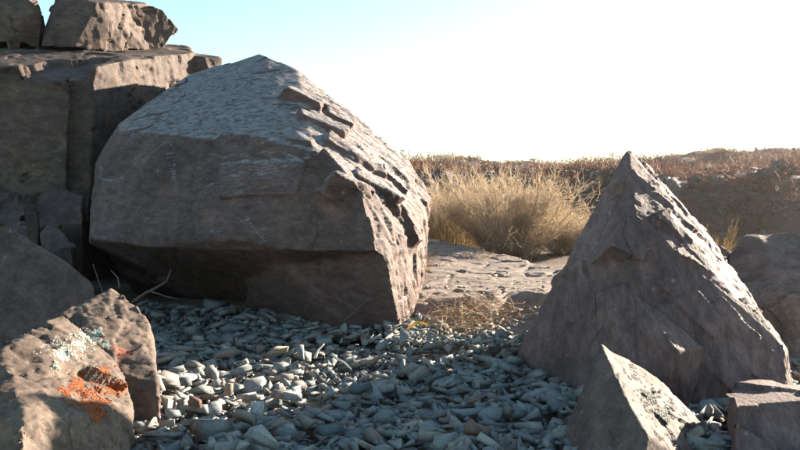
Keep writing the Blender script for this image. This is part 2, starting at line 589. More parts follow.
from mathutils.bvhtree import BVHTree
def step_blocks(hulls, spots, along, seed):
    """broken blocks that stand proud of a rock's face: each is seated where the sight line meets the hull and turned with its face"""
    bm = bmesh.new()
    for h in hulls:
        hull_bm(bm, h)
    bmesh.ops.recalc_face_normals(bm, faces=bm.faces)
    tree = BVHTree.FromBMesh(bm)
    rr = np.random.default_rng(seed)
    out = []
    for (px, py, ln, wd, th) in spots:
        a, b_ = Vector(P(px, py, 0.3)), Vector(P(px, py, 1.3))
        hit, nn, i_, d_ = tree.ray_cast(a, (b_ - a).normalized())
        if hit is None:
            continue
        nn = np.array(nn); nn = nn + 0.10 * rr.normal(size=3); nn /= np.linalg.norm(nn)
        t1 = np.array(along, float); t1 = t1 + 0.15 * rr.normal(size=3); t1 -= nn * (t1 @ nn); t1 /= np.linalg.norm(t1)
        t2 = np.cross(nn, t1)
        q = []
        for sx in (-1, 1):
            for sy in (-1, 1):
                j = rr.uniform(0.75, 1.1, 2)
                q.append(np.array(hit) + t1 * sx * ln / 2 * j[0] + t2 * sy * wd / 2 * j[1] + nn * th * rr.uniform(0.3, 1.0))
                q.append(np.array(hit) + t1 * sx * ln / 2 * 1.1 + t2 * sy * wd / 2 * 1.1 - nn * 0.10)
        out.append(q)
    bm.free()
    return out

# big leaning boulder
boulder_h = [
    pts((260, 52, 4.85), (298, 70, 4.6), (322, 95, 4.45), (350, 112, 4.45), (388, 144, 4.45), (414, 166, 4.45), (432, 198, 4.35), (424, 250, 4.0),
        (122, 130, 4.25), (200, 126, 3.95), (262, 138, 3.72), (314, 151, 3.60), (366, 200, 3.45), (388, 252, 3.36),
        (84, 238, 4.00), (100, 180, 4.2), (232, 238, 3.52), (150, 247, 3.75), (192, 235, 3.63), (300, 251, 3.42), (118, 126, 4.6), (190, 76, 4.95), (92, 170, 4.7),
        (250, 60, 6.1), (322, 108, 6.0), (190, 82, 6.1), (395, 185, 5.6), (140, 140, 6.0))
    + [foot(300, 4.4), foot(140, 4.85), foot(150, 6.0), foot(405, 5.8), foot(420, 4.4)],
    pts((366, 200, 3.47), (386, 252, 3.38), (400, 328, 3.46), (424, 250, 4.0), (430, 200, 4.35), (340, 236, 3.55), (250, 240, 3.66)) + [foot(401, 3.5), foot(362, 3.60), foot(300, 3.98), foot(240, 4.3), foot(420, 4.4)],
]
def right_side(co, no):
    return np.clip(no[:, 0] * 1.4 - 0.2, 0, 1)
def top_side(co, no):
    return np.clip(no[:, 2] * 2.2 - 0.7, 0.0, 1.0)
SL = (0.55, 0.35, -0.75)
boulder_h += step_blocks(boulder_h, [(304, 100, .22, .10, .035), (322, 126, .26, .09, .045), (338, 118, .18, .10, .04), (346, 152, .28, .10, .04), (330, 168, .20, .08, .03), (364, 164, .24, .09, .035), (378, 190, .26, .08, .03),
    (352, 186, .22, .08, .03), (394, 178, .20, .10, .03), (300, 140, .16, .09, .03), (404, 215, .30, .09, .03), (160, 185, .4, .2, .022), (262, 178, .45, .2, .018)], SL, 4)
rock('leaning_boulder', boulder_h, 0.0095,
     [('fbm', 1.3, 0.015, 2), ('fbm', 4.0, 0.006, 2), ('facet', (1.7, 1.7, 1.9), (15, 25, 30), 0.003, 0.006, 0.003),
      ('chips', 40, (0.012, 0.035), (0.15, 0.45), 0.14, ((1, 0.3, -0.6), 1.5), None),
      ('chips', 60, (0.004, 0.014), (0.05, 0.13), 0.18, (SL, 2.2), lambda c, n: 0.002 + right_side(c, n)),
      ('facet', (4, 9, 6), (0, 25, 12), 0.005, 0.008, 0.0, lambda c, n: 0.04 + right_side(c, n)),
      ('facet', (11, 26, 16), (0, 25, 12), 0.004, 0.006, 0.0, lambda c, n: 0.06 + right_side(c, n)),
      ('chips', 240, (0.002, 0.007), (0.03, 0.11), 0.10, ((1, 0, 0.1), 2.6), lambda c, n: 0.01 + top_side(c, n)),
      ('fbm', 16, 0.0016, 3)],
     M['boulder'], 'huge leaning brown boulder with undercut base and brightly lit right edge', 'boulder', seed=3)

# ledge of the outcrop on the left
ledge_h = [
    pts((-260, 70, 4.9), (68, 65, 4.92), (-260, 40, 7.2), (72, 40, 7.2)) + [foot(-260, 4.95), foot(66, 5.02), foot(-260, 7.4), foot(66, 7.4)],
    pts((66, 66, 5.0), (95, 61, 5.02), (112, 64, 5.3), (166, 58, 5.85), (196, 53, 6.3), (70, 40, 7.2), (188, 47, 7.2)) + [foot(62, 5.05), foot(84, 5.08), foot(180, 6.2), foot(70, 7.4), foot(188, 7.4)],
    pts((150, 54, 6.0), (222, 58, 6.5), (215, 56, 7.0), (120, 48, 6.5), (180, 80, 6.1)) + [foot(160, 6.2), foot(215, 6.5), foot(210, 7.0), foot(120, 7.0)],
]
def rside(co, no):
    return np.clip(no[:, 0] * 1.5 - 0.2, 0, 1)
rock('rock_ledge', ledge_h, 0.014,
     [('fbm', 1.0, 0.02, 2), ('chips', 70, (0.02, 0.07), (0.2, 0.5), 0.16, ((0, 0, 1), 1.4), None),
      ('chips', 45, (0.012, 0.04), (0.10, 0.28), 0.22, ((0.3, 0.5, 1), 2.2), lambda c, n: 0.004 + rside(c, n)),
      ('chips', 120, (0.004, 0.012), (0.06, 0.2), 0.08, ((1, 0.3, 0), 2.0), top_side),
      ('facet', (9, 9, 9), (0, 20, 10), 0.006, 0.010, 0.0, lambda c, n: 0.1 + rside(c, n)), ('fbm', 14, 0.003, 3)],
     M['ledge'], 'massive blocky rock ledge at left carrying the upper slabs', 'rock ledge', seed=21)

# slab lying on the ledge
slab_h = [
    pts((40, 50, 5.92), (47, 10, 5.94), (72, -3, 5.97), (102, 3, 5.98), (78, 51, 5.88), (148, 54, 6.45), (118, 2, 6.2), (140, 4, 6.5), (133, 30, 6.35),
        (60, -6, 7.0), (150, 4, 7.1), (40, 56, 7.0), (160, 58, 7.1)),
    pts((134, 10, 6.45), (150, 6, 6.52), (166, 10, 6.6), (181, 25, 6.7), (171, 50, 6.65), (138, 55, 6.42), (130, 30, 6.36), (150, 8, 7.1), (179, 30, 7.2), (165, 56, 7.2), (130, 56, 7.1)),
]
rock('rock_slab', slab_h, 0.014,
     [('fbm', 1.6, 0.01, 2), ('chips', 40, (0.01, 0.04), (0.1, 0.35), 0.2, ((0, 0, 1), 1.2), None), ('chips', 40, (0.008, 0.025), (0.07, 0.2), 0.28, ((0.4, 0.4, 1), 1.8), lambda c, n: 0.02 + rside(c, n)), ('facet', (12, 12, 12), (0, 20, 10), 0.005, 0.008, 0.0), ('fbm', 16, 0.002, 3)],
     M['ledge'], 'angular slab with sunlit ochre right face lying on the rock ledge', 'rock', seed=5)
rock('rock_block', [pts((-260, 56, 5.8), (-260, -60, 5.9), (-30, -30, 6.0), (10, 6, 5.95), (40, 2, 6.0), (46, 20, 6.05), (37, 52, 6.0), (0, 53, 5.9), (-260, -60, 7.0), (30, -6, 7.0), (46, 56, 7.0), (-260, 56, 7.0))], 0.016,
     [('fbm', 1.6, 0.01, 2), ('chips', 80, (0.02, 0.08), (0.15, 0.4), 0.35, ((0, 0, 1), 1.2), None), ('chips', 80, (0.006, 0.02), (0.05, 0.14), 0.3, ((0.2, 0.2, 1), 1.5), None), ('fbm', 16, 0.003, 3)],
     M['ledge'], 'dark shaded rock block in the top left corner with ochre upper edge', 'rock', seed=6)

# pyramid
pyr_h = [
    pts((627, 148, 3.02), (638, 154, 3.05), (635, 214, 2.66), (700, 222, 3.34), (729, 258, 3.46), (702, 289, 2.64),
        (732, 292, 2.86), (784, 345, 2.44), (598, 210, 3.02), (560, 275, 2.98))
    + [P(519, 345, 2.92), foot(518, 2.95), foot(560, 2.62), foot(640, 2.32), foot(720, 2.28), foot(800, 2.26), foot(795, 3.1), foot(545, 3.5), foot(700, 3.6),
       np.array((1.0, 3.5, 0.35))],
    pts((633, 292, 2.46), (637, 326, 2.37), (678, 350, 2.25), (668, 316, 2.48), (706, 348, 2.34)) + [foot(645, 2.34), foot(690, 2.3), foot(690, 2.8), foot(640, 2.8)],
]
def pyr_r(co, no):
    return np.clip(no[:, 0] * 1.6 + no[:, 2] * 0.4 - 0.45, 0, 1)
PS = (0.62, 0.1, -0.76)
pyr_h += step_blocks(pyr_h, [(648, 192, .22, .08, .010), (664, 216, .26, .09, .012), (686, 238, .24, .09, .010), (704, 264, .22, .08, .010), (600, 250, .35, .14, .015), (575, 300, .3, .16, .018),
    (612, 330, .3, .14, .015), (690, 300, .26, .10, .02), (740, 330, .26, .10, .02), (720, 360, .3, .12, .018), (560, 330, .2, .1, .018)], PS, 8)
rock('pyramid_rock', pyr_h, 0.0075,
     [('fbm', 1.8, 0.007, 2), ('chips', 40, (0.004, 0.014), (0.1, 0.3), 0.12, (PS, 1.5), None),
      ('chips', 110, (0.003, 0.012), (0.03, 0.10), 0.16, (PS, 3.2), lambda c, n: 0.03 + pyr_r(c, n)),
      ('facet', (2.6, 2.6, 2.2), (20, 15, 30), 0.003, 0.008, 0.003), ('facet', (6, 13, 8), (0, 30, 18), 0.004, 0.005, 0.002, lambda c, n: 0.05 + pyr_r(c, n)), ('facet', (16, 36, 20), (0, 30, 18), 0.002, 0.0025, 0.0, lambda c, n: 0.1 + pyr_r(c, n)), ('fbm', 20, 0.0014, 3)],
     M['pyramid'], 'tall pointed pyramid shaped rock with sunlit right slope', 'rock', seed=9)

# small pointed rock before the pyramid
M['speckled'] = rock_mat('speckled_stone', (0.095, 0.074, 0.066), (0.145, 0.115, 0.10), (0.15, 0.10, 0.075), 0.3)
pointed = rock('pointed_rock', [pts((600, 341, 2.02), (640, 366, 2.06), (670, 388, 2.06), (712, 432, 2.0), (646, 438, 1.70), (590, 380, 2.0), (604, 348, 2.12))
                      + [foot(556, 2.0, -0.1), foot(590, 1.66, -0.1), foot(652, 1.62, -0.1), foot(720, 1.9, -0.1), foot(700, 2.25, -0.1), foot(590, 2.3, -0.1)]], 0.006,
     [('fbm', 4, 0.003, 2), ('chips', 22, (0.002, 0.008), (0.04, 0.10), 0.2, ((0.7, 0, -0.7), 1.1), None), ('facet', (14, 14, 14), (10, 20, 30), 0.0015, 0.004, 0.0), ('fbm', 12, 0.003, 2), ('fbm', 40, 0.001, 3)],
     M['speckled'], 'small pointed rock with pale sunlit face spotted by black lichen', 'rock', seed=31)

rock('rounded_rock', [pts((726, 260, 3.35), (744, 238, 3.45), (775, 229, 3.5), (830, 229, 3.5), (900, 262, 3.5), (940, 330, 3.4), (726, 285, 3.3), (745, 305, 3.15), (790, 300, 3.1), (850, 300, 3.1),
                          (780, 250, 4.0), (850, 250, 4.1), (735, 275, 3.9), (920, 290, 4.0))
                     + [foot(730, 3.25), foot(790, 3.05), foot(930, 3.1), foot(950, 3.7), foot(740, 4.1), foot(900, 4.2)]], 0.014,
     [('fbm', 2.2, 0.03, 3), ('chips', 8, (0.006, 0.015), (0.15, 0.4), 0.12, ((1, 0, 0), 1.4), None), ('fbm', 14, 0.003, 3)],
     M['round'], 'rounded brown rock at the right edge behind the pyramid rock', 'rock', seed=41)

rock('flat_rock', [pts((724, 384, 2.02), (750, 380, 2.16), (800, 378, 2.26), (860, 384, 2.26), (728, 404, 1.86), (790, 398, 1.90), (860, 402, 1.90), (900, 420, 2.0))
                  + [foot(722, 1.92), foot(735, 1.62), foot(860, 1.62), foot(910, 2.0), foot(860, 2.40), foot(740, 2.2)]], 0.007,
     [('fbm', 3.5, 0.006, 2), ('chips', 40, (0.004, 0.018), (0.06, 0.2), 0.2, ((1, 0, 0), 1.6), None), ('chips', 60, (0.002, 0.006), (0.02, 0.08), 0.25, ((1, 0, 0), 1.6), None), ('fbm', 24, 0.0012, 3)],
     M['pyramid'], 'low flat topped rock in the bottom right corner', 'rock', seed=57)

# lichen rock in the left foreground
lich_lit = pts((2, 348, 1.86), (46, 312, 2.20), (64, 312, 2.26), (120, 372, 2.10), (130, 395, 1.97), (30, 436, 1.50), (92, 436, 1.70), (-60, 380, 1.75)) \
    + [foot(-60, 1.6), foot(40, 1.4), foot(96, 1.6), foot(135, 1.9), foot(120, 2.4), foot(-40, 2.4)]
lich_dark = pts((60, 310, 2.34), (98, 299, 2.46), (111, 281, 2.52), (130, 290, 2.50), (152, 330, 2.38), (158, 384, 2.16), (124, 376, 2.16), (74, 345, 2.26)) \
    + [foot(60, 2.7), foot(150, 2.75), foot(160, 2.12), foot(120, 2.1), foot(70, 2.2)]
ORG, ORG2 = (0.17, 0.050, 0.020), (0.29, 0.090, 0.028)
GRY, GRY2 = (0.24, 0.27, 0.23), (0.38, 0.40, 0.34)
lich = rock('lichen_rock', [lich_lit, lich_dark], 0.0065,
     [('fbm', 3.5, 0.008, 2), ('chips', 60, (0.004, 0.022), (0.05, 0.18), 0.22, ((1, 0, -0.5), 1.4), None), ('facet', (6, 6, 7), (0, 20, 30), 0.004, 0.010, 0.003), ('chips', 140, (0.002, 0.008), (0.02, 0.07), 0.3, ((1, 0, -0.5), 1.4), None), ('facet', (30, 30, 36), (0, 20, 30), 0.0022, 0.0035, 0.0), ('fbm', 30, 0.0016, 3)],
     M['boulder'], 'foreground rock at lower left with orange and grey lichen patches', 'rock', seed=61)
def on_rock(o, px, py):
    """where the sight line through a picture point meets the rock, in the rock's own coordinates"""
    a, b_ = Vector(P(px, py, 0.3)) - o.location, Vector(P(px, py, 1.3)) - o.location
    ok, loc, n_, i_ = o.ray_cast(a, (b_ - a).normalized())
    return tuple(loc) if ok else (0, 0, 0)
bpy.context.view_layer.update()
M['lichen_rock'] = rock_mat('lichen_stone', (0.085, 0.069, 0.058), (0.125, 0.102, 0.084), (0.16, 0.105, 0.075), 0.3, lichen=[
    (on_rock(lich, 84, 392), 0.035, ORG, ORG2, 34), (on_rock(lich, 118, 390), 0.025, ORG, ORG2, 36), (on_rock(lich, 96, 412), 0.03, ORG, ORG2, 40), (on_rock(lich, 122, 352), 0.035, (0.16, 0.06, 0.045), (0.20, 0.08, 0.05), 34),
    (on_rock(lich, 62, 356), 0.025, GRY, GRY2, 40)])
lich.data.materials[0] = M['lichen_rock']
def crust(o, name, label, mat, patches, size, seed):
    """crusty lichen: small flattened lobes seated on the rock's own surface, crowded into rosettes"""
    rr = np.random.default_rng(seed)
    V, F = [], []
    for (px, py, sx, sy, num) in patches:
        for _ in range(num):
            an, q = rr.uniform(0, 6.283), rr.uniform(0, 1) ** 0.6
            lob = 0.65 + 0.35 * math.sin(an * 3 + px) + 0.25 * math.sin(an * 7 + py)
            x, y = px + math.cos(an) * q * sx * lob, py + math.sin(an) * q * sy * lob
            a, b_ = Vector(P(x, y, 0.3)) - o.location, Vector(P(x, y, 1.3)) - o.location
            ok, loc, nn, i_ = o.ray_cast(a, (b_ - a).normalized())
            if not ok:
                continue
            w = size * rr.uniform(0.5, 1.3)
            R = np.array(nn.to_track_quat('Z', 'Y').to_matrix())
            k = len(V)
            m = 7
            for ring, (rs_, hz) in enumerate(((1.0, -0.25), (0.7, 0.32))):
                for j in range(m):
                    t = j * 2 * math.pi / m + rr.uniform(-0.2, 0.2)
                    rad = w * rs_ * rr.uniform(0.7, 1.15)
                    V.append(np.array(loc) + R @ np.array((math.cos(t) * rad, math.sin(t) * rad, hz * w)))
            V.append(np.array(loc) + R @ np.array((0, 0, 0.2 * w)))
            for j in range(m):
                j2 = (j + 1) % m
                F.append((k + j, k + j2, k + m + j2, k + m + j))
                F.append((k + m + j, k + m + j2, k + 2 * m))
    c = link(name, mesh_from(name, np.array(V), F, mat), o)
    c['label'] = label
    return c
M['orange_lichen'] = straw_mat('orange_lichen', [(0.13, 0.032, 0.010), (0.22, 0.055, 0.014), (0.28, 0.080, 0.018), (0.16, 0.042, 0.012)], 0.0)
M['grey_lichen'] = straw_mat('grey_lichen', [(0.20, 0.23, 0.20), (0.30, 0.33, 0.28), (0.36, 0.37, 0.31), (0.24, 0.27, 0.24)], 0.0)
crust(lich, 'orange_lichen', 'rust orange crusty lichen', M['orange_lichen'], [(80, 384, 10, 16, 420), (92, 406, 22, 13, 640), (116, 388, 15, 9, 380), (66, 392, 9, 9, 110), (104, 370, 14, 7, 120), (98, 390, 34, 30, 260)], 0.0034, 1)
crust(lich, 'grey_lichen', 'pale grey green lichen rosettes', M['grey_lichen'], [(92, 336, 15, 9, 520), (80, 344, 8, 8, 160), (62, 352, 9, 8, 150), (56, 366, 5, 6, 60), (106, 345, 6, 5, 80), (74, 346, 36, 26, 240)], 0.0036, 2)

M['black_lichen'] = straw_mat('black_lichen', [(0.014, 0.012, 0.012), (0.030, 0.027, 0.026), (0.045, 0.040, 0.036), (0.02, 0.018, 0.017)], 0.0)
crust(pointed, 'black_lichen', 'black crusty lichen spots', M['black_lichen'], [(650, 396, 13, 10, 330), (664, 412, 16, 13, 460), (634, 376, 7, 7, 70), (631, 366, 4, 4, 24), (684, 414, 6, 5, 36), (656, 404, 40, 34, 90)], 0.0034, 6)
rock('sloping_slab', [pts((-160, 190, 2.9), (0, 214, 2.9), (50, 250, 2.95), (92, 283, 3.0), (74, 305, 2.88), (0, 330, 2.74), (-160, 320, 2.74))
                     + [foot(-160, 2.7), foot(60, 2.75), foot(104, 2.95), foot(95, 3.4), foot(-160, 3.5), np.array((-1.6, 3.4, .30))]], 0.012,
     [('fbm', 2.0, 0.010, 2), ('chips', 40, (0.006, 0.02), (0.1, 0.4), 0.12, ((1, 0, -0.5), 1.5), None), ('fbm', 16, 0.002, 3)],
     M['shade_rock'], 'smooth shaded slab sloping down behind the lichen rock at left', 'rock', seed=71)

# stones in the dark corner under the ledge
corner = [((38, 192, 4.6), (84, 196, 4.55), (80, 222, 4.4), (34, 226, 4.35), (60, 186, 4.75), 'squarish shaded stone tucked in the corner below the ledge'),
          ((40, 226, 4.2), (72, 228, 4.15), (82, 248, 4.0), (36, 250, 3.95), (58, 222, 4.35), 'bluish grey flat stone below the squarish corner stone'),
          ((-30, 190, 4.5), (26, 196, 4.45), (34, 235, 4.2), (-30, 236, 4.15), (0, 184, 4.65), 'dark shaded rock beneath the ledge at the left edge')]
for k, c in enumerate(corner):
    q = [P(*t) for t in c[:5]]
    q += [np.array((v[0] * 1.02, v[1] + (0.1 if i > 1 else 0.25), -0.1)) for i, v in enumerate(q)]
    rock('corner_stone', [q], 0.012, [('fbm', 3, 0.01, 2), ('chips', 30, (0.006, 0.03), (0.08, 0.2), 0.2, ((1, 0, 0), 1.3), None), ('fbm', 18, 0.002, 3)], M['shade_rock'], c[5], 'rock', 'stones in the corner below the ledge', seed=80 + k)

# ------------------------------------------------------------------ bedrock between boulder and shrubs
def bedrock_mat():
    m, nt, bs = new_mat('bedrock')
    b = NB(nt)
    tc = b.node('ShaderNodeTexCoord').outputs['Object']
    gv = b.mapping(tc, (1, 2.2, 1), (0, 0, 30))
    n1 = b.noise(tc, 1.6, 6, 0.6, 0.6)
    n2 = b.noise(gv, 9, 8, 0.68, 0.3)
    n3 = b.noise(gv, 60, 5, 0.7)
    col = b.mix(b.ramp(n2, 0.36, 0.64), (0.19, 0.145, 0.125), (0.30, 0.235, 0.20))
    col = b.mix(b.math('MULTIPLY', b.ramp(n1, 0.54, 0.68), 0.7), col, (0.13, 0.135, 0.12))
    col = b.mix(1.0, col, b.mix(b.ramp(n3, 0.25, 0.75), (0.7, 0.7, 0.7), (1.25, 1.25, 1.25)), 'MULTIPLY')
    nt.links.new(col, bs.inputs['Base Color'])
    bs.inputs['Roughness'].default_value = 0.9
    nt.links.new(b.bump(b.math('ADD', n2, b.math('MULTIPLY', n3, 0.35)), 0.8, 0.03), bs.inputs['Normal'])
    return m
M['bedrock'] = bedrock_mat()
def build_bedrock():
    # low outcrop of bare rock: an uneven sheet with fractured steps that sinks into the soil all round
    nx, ny = 330, 330
    X, Y = np.meshgrid(np.linspace(-0.8, 2.6, nx), np.linspace(3.55, 8.6, ny))
    x, y = X.ravel(), Y.ravel()
    p3 = np.stack([x, y, x * 0], 1)
    # far edge runs diagonally, nearer on the right
    edge = 8.3 - 2.4 * (x + 0.0) + 0.25 * fbm(p3 * 1.5, 3, 31)
    inside = smooth01((edge - y) / 0.35) * smooth01((y - 3.75 - 0.12 * fbm(p3 * 3, 3, 77)) / 0.25) * smooth01((x + 0.75) / 0.25) * smooth01((2.5 - x) / 0.3)
    q = p3 * np.array((3.2, 5.0, 1)) @ rot_mat(0, 0, 28)
    s, t, g = facets(q, 55)
    s2, t2, g2 = facets(q * 3.1 + 4, 57)
    z = 0.045 + 0.007 * s + 0.012 * t - 0.008 * np.clip(1 - g / 0.08, 0, 1) + 0.003 * s2 + 0.005 * t2 + 0.03 * fbm(p3 * 1.1, 3, 12) + 0.02 * (y - 4)
    z = -0.10 + inside * (z + 0.10)
    F = (np.arange(ny - 1)[:, None, None] * nx + np.arange(nx - 1)[None, :, None] + np.array((0, 1, nx + 1, nx))[None, None, :]).reshape(-1, 4)
    me = mesh_from('bedrock', np.stack([x, y, z], 1), F, M['bedrock'], True)
    tag(link('bedrock', me), kind='structure')
    return x, y, z
build_bedrock()

# ------------------------------------------------------------------ shard prototypes
def shard(seed, dims, n=11):
    r = np.random.default_rng(seed)
    m = int(r.choice([3, 4, 4, 5, 5, 6])) if n < 14 else n // 2
    a = np.sort(r.uniform(0, 2 * math.pi, m) * 0.45 + (np.arange(m) + r.uniform()) * 2 * math.pi / m * 0.55 + np.arange(m) * 0)
    rad = r.uniform(0.5, 1.0, m)
    bot = np.stack([np.cos(a) * rad, np.sin(a) * rad, np.full(m, -1.0)], 1)
    k = r.uniform(0.86, 1.0, (m, 1))
    top = bot * np.concatenate([k, k, -np.ones((m, 1))], 1)
    top[:, :2] += r.normal(0, 0.08, 2)
    top[:, 2] += top[:, 0] * r.normal(0, 0.35) + top[:, 1] * r.normal(0, 0.25) + r.normal(0, 0.12, m)
    bot[:, 2] += r.normal(0, 0.12, m)
    v = np.concatenate([bot, top]) * np.array(dims) / 2
    bm = bmesh.new()
    hull_bm(bm, v)
    bmesh.ops.recalc_face_normals(bm, faces=bm.faces)
    bmesh.ops.triangulate(bm, faces=bm.faces)
    V = np.array([vv.co[:] for vv in bm.verts])
    bm.verts.index_update()
    F = np.array([[q.index for q in f.verts] for f in bm.faces])
    bm.free()
    return V, F
PROTO = []
for k in range(26):
    r = np.random.default_rng(500 + k)
    PROTO.append(shard(700 + k, (1.0, r.uniform(0.45, 0.9), r.uniform(0.05, 0.17)), int(r.integers(8, 13))))

# settle stones one after another on a height map of the bed
GX0, GX1, GY0, GY1, CELL = -2.4, 2.2, 0.9, 4.6, 0.01
gw, gh = int((GX1 - GX0) / CELL), int((GY1 - GY0) / CELL)
yy, xx = np.meshgrid(np.arange(gh) * CELL + GY0, np.arange(gw) * CELL + GX0, indexing='ij')
_b = np.stack([xx.ravel(), yy.ravel(), xx.ravel() * 0], 1)
HM = (0.020 * fbm(_b * 2.0, 3, 19) - 0.112).reshape(gh, gw)
# the bed banks up a little along the boulder's foot
_d = (xx - 0.02) * 0.51 + (yy - 3.42) * 0.86
HM = HM + 0.035 * np.exp(-(_d / 0.16) ** 2)
def settle(x, y, size, thick, r, rise=0.75, up=0.4, tl=0.2):
    ix, iy = int((x - GX0) / CELL), int((y - GY0) / CELL)
    k = max(1, int(size * 0.32 / CELL))
    if ix - k - 1 < 0 or iy - k - 1 < 0 or ix + k + 2 >= gw or iy + k + 2 >= gh:
        return None
    W = HM[iy - k:iy + k + 1, ix - k:ix + k + 1]
    z = float(W.mean() * (1 - up) + W.max() * up)
    gx = float((W[:, -1].mean() - W[:, 0].mean()) / (2 * k * CELL))
    gy = float((W[-1, :].mean() - W[0, :].mean()) / (2 * k * CELL))
    nrm = Vector((-np.clip(gx, -.8, .8), -np.clip(gy, -.8, .8), 1)).normalized()
    q = nrm.to_track_quat('Z', 'Y').to_matrix()
    zc = z + thick * 0.36
    a = np.arange(-k, k + 1)
    m = (a[:, None] ** 2 + a[None, :] ** 2) <= k * k
    top = zc + thick * 0.36 * rise
    HM[iy - k:iy + k + 1, ix - k:ix + k + 1] = np.where(m, np.maximum(W, top), W)
    spin = Matrix.Rotation(r.uniform(0, 6.283), 3, 'Z')
    tilt = Euler((r.normal(0, tl), r.normal(0, tl), 0)).to_matrix()
    return Vector((x, y, zc)), q @ tilt @ spin

def in_bed(x, y):
    # bed of loose shards: from the camera's feet to the boulder; thin behind
    back = 4.9 - 1.25 * smooth01((x + 0.7) / 1.1) - 0.1 * smooth01((x - 0.1) / 0.4)
    return y < back

r = np.random.default_rng(77)
accV, accF, off = [], [], 0
def add_joined(x, y, size, rr):
    global off
    V, F = PROTO[int(rr.integers(len(PROTO)))]
    thick = size * (V[:, 2].max() - V[:, 2].min())
    s = settle(x, y, size, thick, rr)
    if s is None:
        return
    loc, rot = s
    sc = size * np.array((1, rr.uniform(0.8, 1.15), rr.uniform(0.8, 1.3)))
    W = (V * sc) @ np.array(rot).T + np.array(loc)
    accV.append(W); accF.append(F + off)
    off += len(W)
for k in range(12500):
    if k % 4 == 0:
        x, y = r.uniform(-2.2, 1.9), 1.0 + 3.4 * r.uniform()
    else:
        y = 1.5 + 2.8 * r.uniform() ** 0.95
        x = y * r.uniform(-0.36, 0.54)
    if not in_bed(x, y):
        continue
    add_joined(x, y, float(np.clip(r.lognormal(-2.7, 0.58), 0.014, 0.15)), r)
# larger shards, each an object of its own, those standing largest in view
vis_meshes = [mesh_from('stone', V, F, M['stone']) for V, F in PROTO]
BED = bpy.data.objects.new('gravel_bed', None)
placed = 0
spots = []
tries = 0
cand = []
while placed < 300 and tries < 20000:
    tries += 1
    px, py = r.uniform(140, 640), 296 + 165 * r.uniform() ** 0.85
    g = ground_px(px, py)
    x, y = g[0], g[1]
    if not in_bed(x, y + 0.02) or y < 1.45:
        continue
    # columns covered by the rocks
    if px > 520 and (px - 520) * 0.55 + 340 > 470 - py * 0.25 and px > 600:
        continue
    size = float(np.clip(r.lognormal(-2.1, 0.32), 0.08, 0.25))
    if any((x - a) ** 2 + (y - b) ** 2 < (0.31 * (size + c)) ** 2 for a, b, c in spots):
        continue
    k = int(r.integers(len(PROTO)))
    V, F = PROTO[k]
    s = settle(x, y, size, size * (V[:, 2].max() - V[:, 2].min()), r, up=0.75, tl=0.16)
    if s is None:
        continue
    spots.append((x, y, size))
    cand.append((k, s[0], s[1], size))
    placed += 1
for k in range(1200):
    x, y = r.uniform(-1.6, 1.0), 1.3 + 3.0 * r.uniform()
    if in_bed(x, y):
        add_joined(x, y, float(np.clip(r.lognormal(-3.9, 0.35), 0.008, 0.04)), r)
gme = mesh_from('gravel', np.concatenate(accV), np.concatenate(accF), M['stone'])
gravel = link('gravel', gme, GROUND)
tag(gravel, kind='stuff')
for k, loc, rot, size in cand:
    o = link('stone', vis_meshes[k], GROUND)
    mt = rot.to_4x4()
    mt.translation = loc
    o.matrix_world = mt @ Matrix.Diagonal((size, size * float(r.uniform(0.85, 1.15)), size * float(r.uniform(0.8, 1.2)), 1))
def bed_z(x, y):
    ix, iy = int((x - GX0) / CELL), int((y - GY0) / CELL)
    if 0 <= ix < gw and 0 <= iy < gh:
        return float(HM[iy, ix])
    return 0.0

# ------------------------------------------------------------------ strands (grass, twigs, straw)
def strands(roots, dirs, lens, widths, curl, nseg, r, droop=0.0):
    """thin three-sided stems: returns V, F"""
    n = len(roots)
    d = dirs / np.linalg.norm(dirs, axis=1, keepdims=True)
    side = np.cross(d, r.normal(size=(n, 3)))
    side /= np.linalg.norm(side, axis=1, keepdims=True) + 1e-9
    pos = roots.copy()
    rings = []
    for k in range(nseg + 1):
        t = k / nseg
        w = widths * (1 - 0.8 * t) * 0.5
        up = np.cross(d, side)
        ring = []
        for a in (0, 2.094, 4.189):
            ring.append(pos + (side * math.cos(a) + up * math.sin(a)) * w[:, None])
        rings.append(np.stack(ring, 1))
        d = d + curl[:, None] * r.normal(size=(n, 3)) + np.array((0, 0, -droop))
        d /= np.linalg.norm(d, axis=1, keepdims=True)
        side = side - d * (side * d).sum(1)[:, None]
        side /= np.linalg.norm(side, axis=1, keepdims=True) + 1e-9
        pos = pos + d * (lens / nseg)[:, None]
    V = np.stack(rings, 1).reshape(n, -1, 3)
    m = (nseg + 1) * 3
    f = []
    for k in range(nseg):
        for a in range(3):
            b2 = (a + 1) % 3
            f.append((k * 3 + a, k * 3 + b2, (k + 1) * 3 + b2, (k + 1) * 3 + a))
    f = np.array(f)
    F = (f[None] + (np.arange(n) * m)[:, None, None]).reshape(-1, 4)
    return V.reshape(-1, 3), F

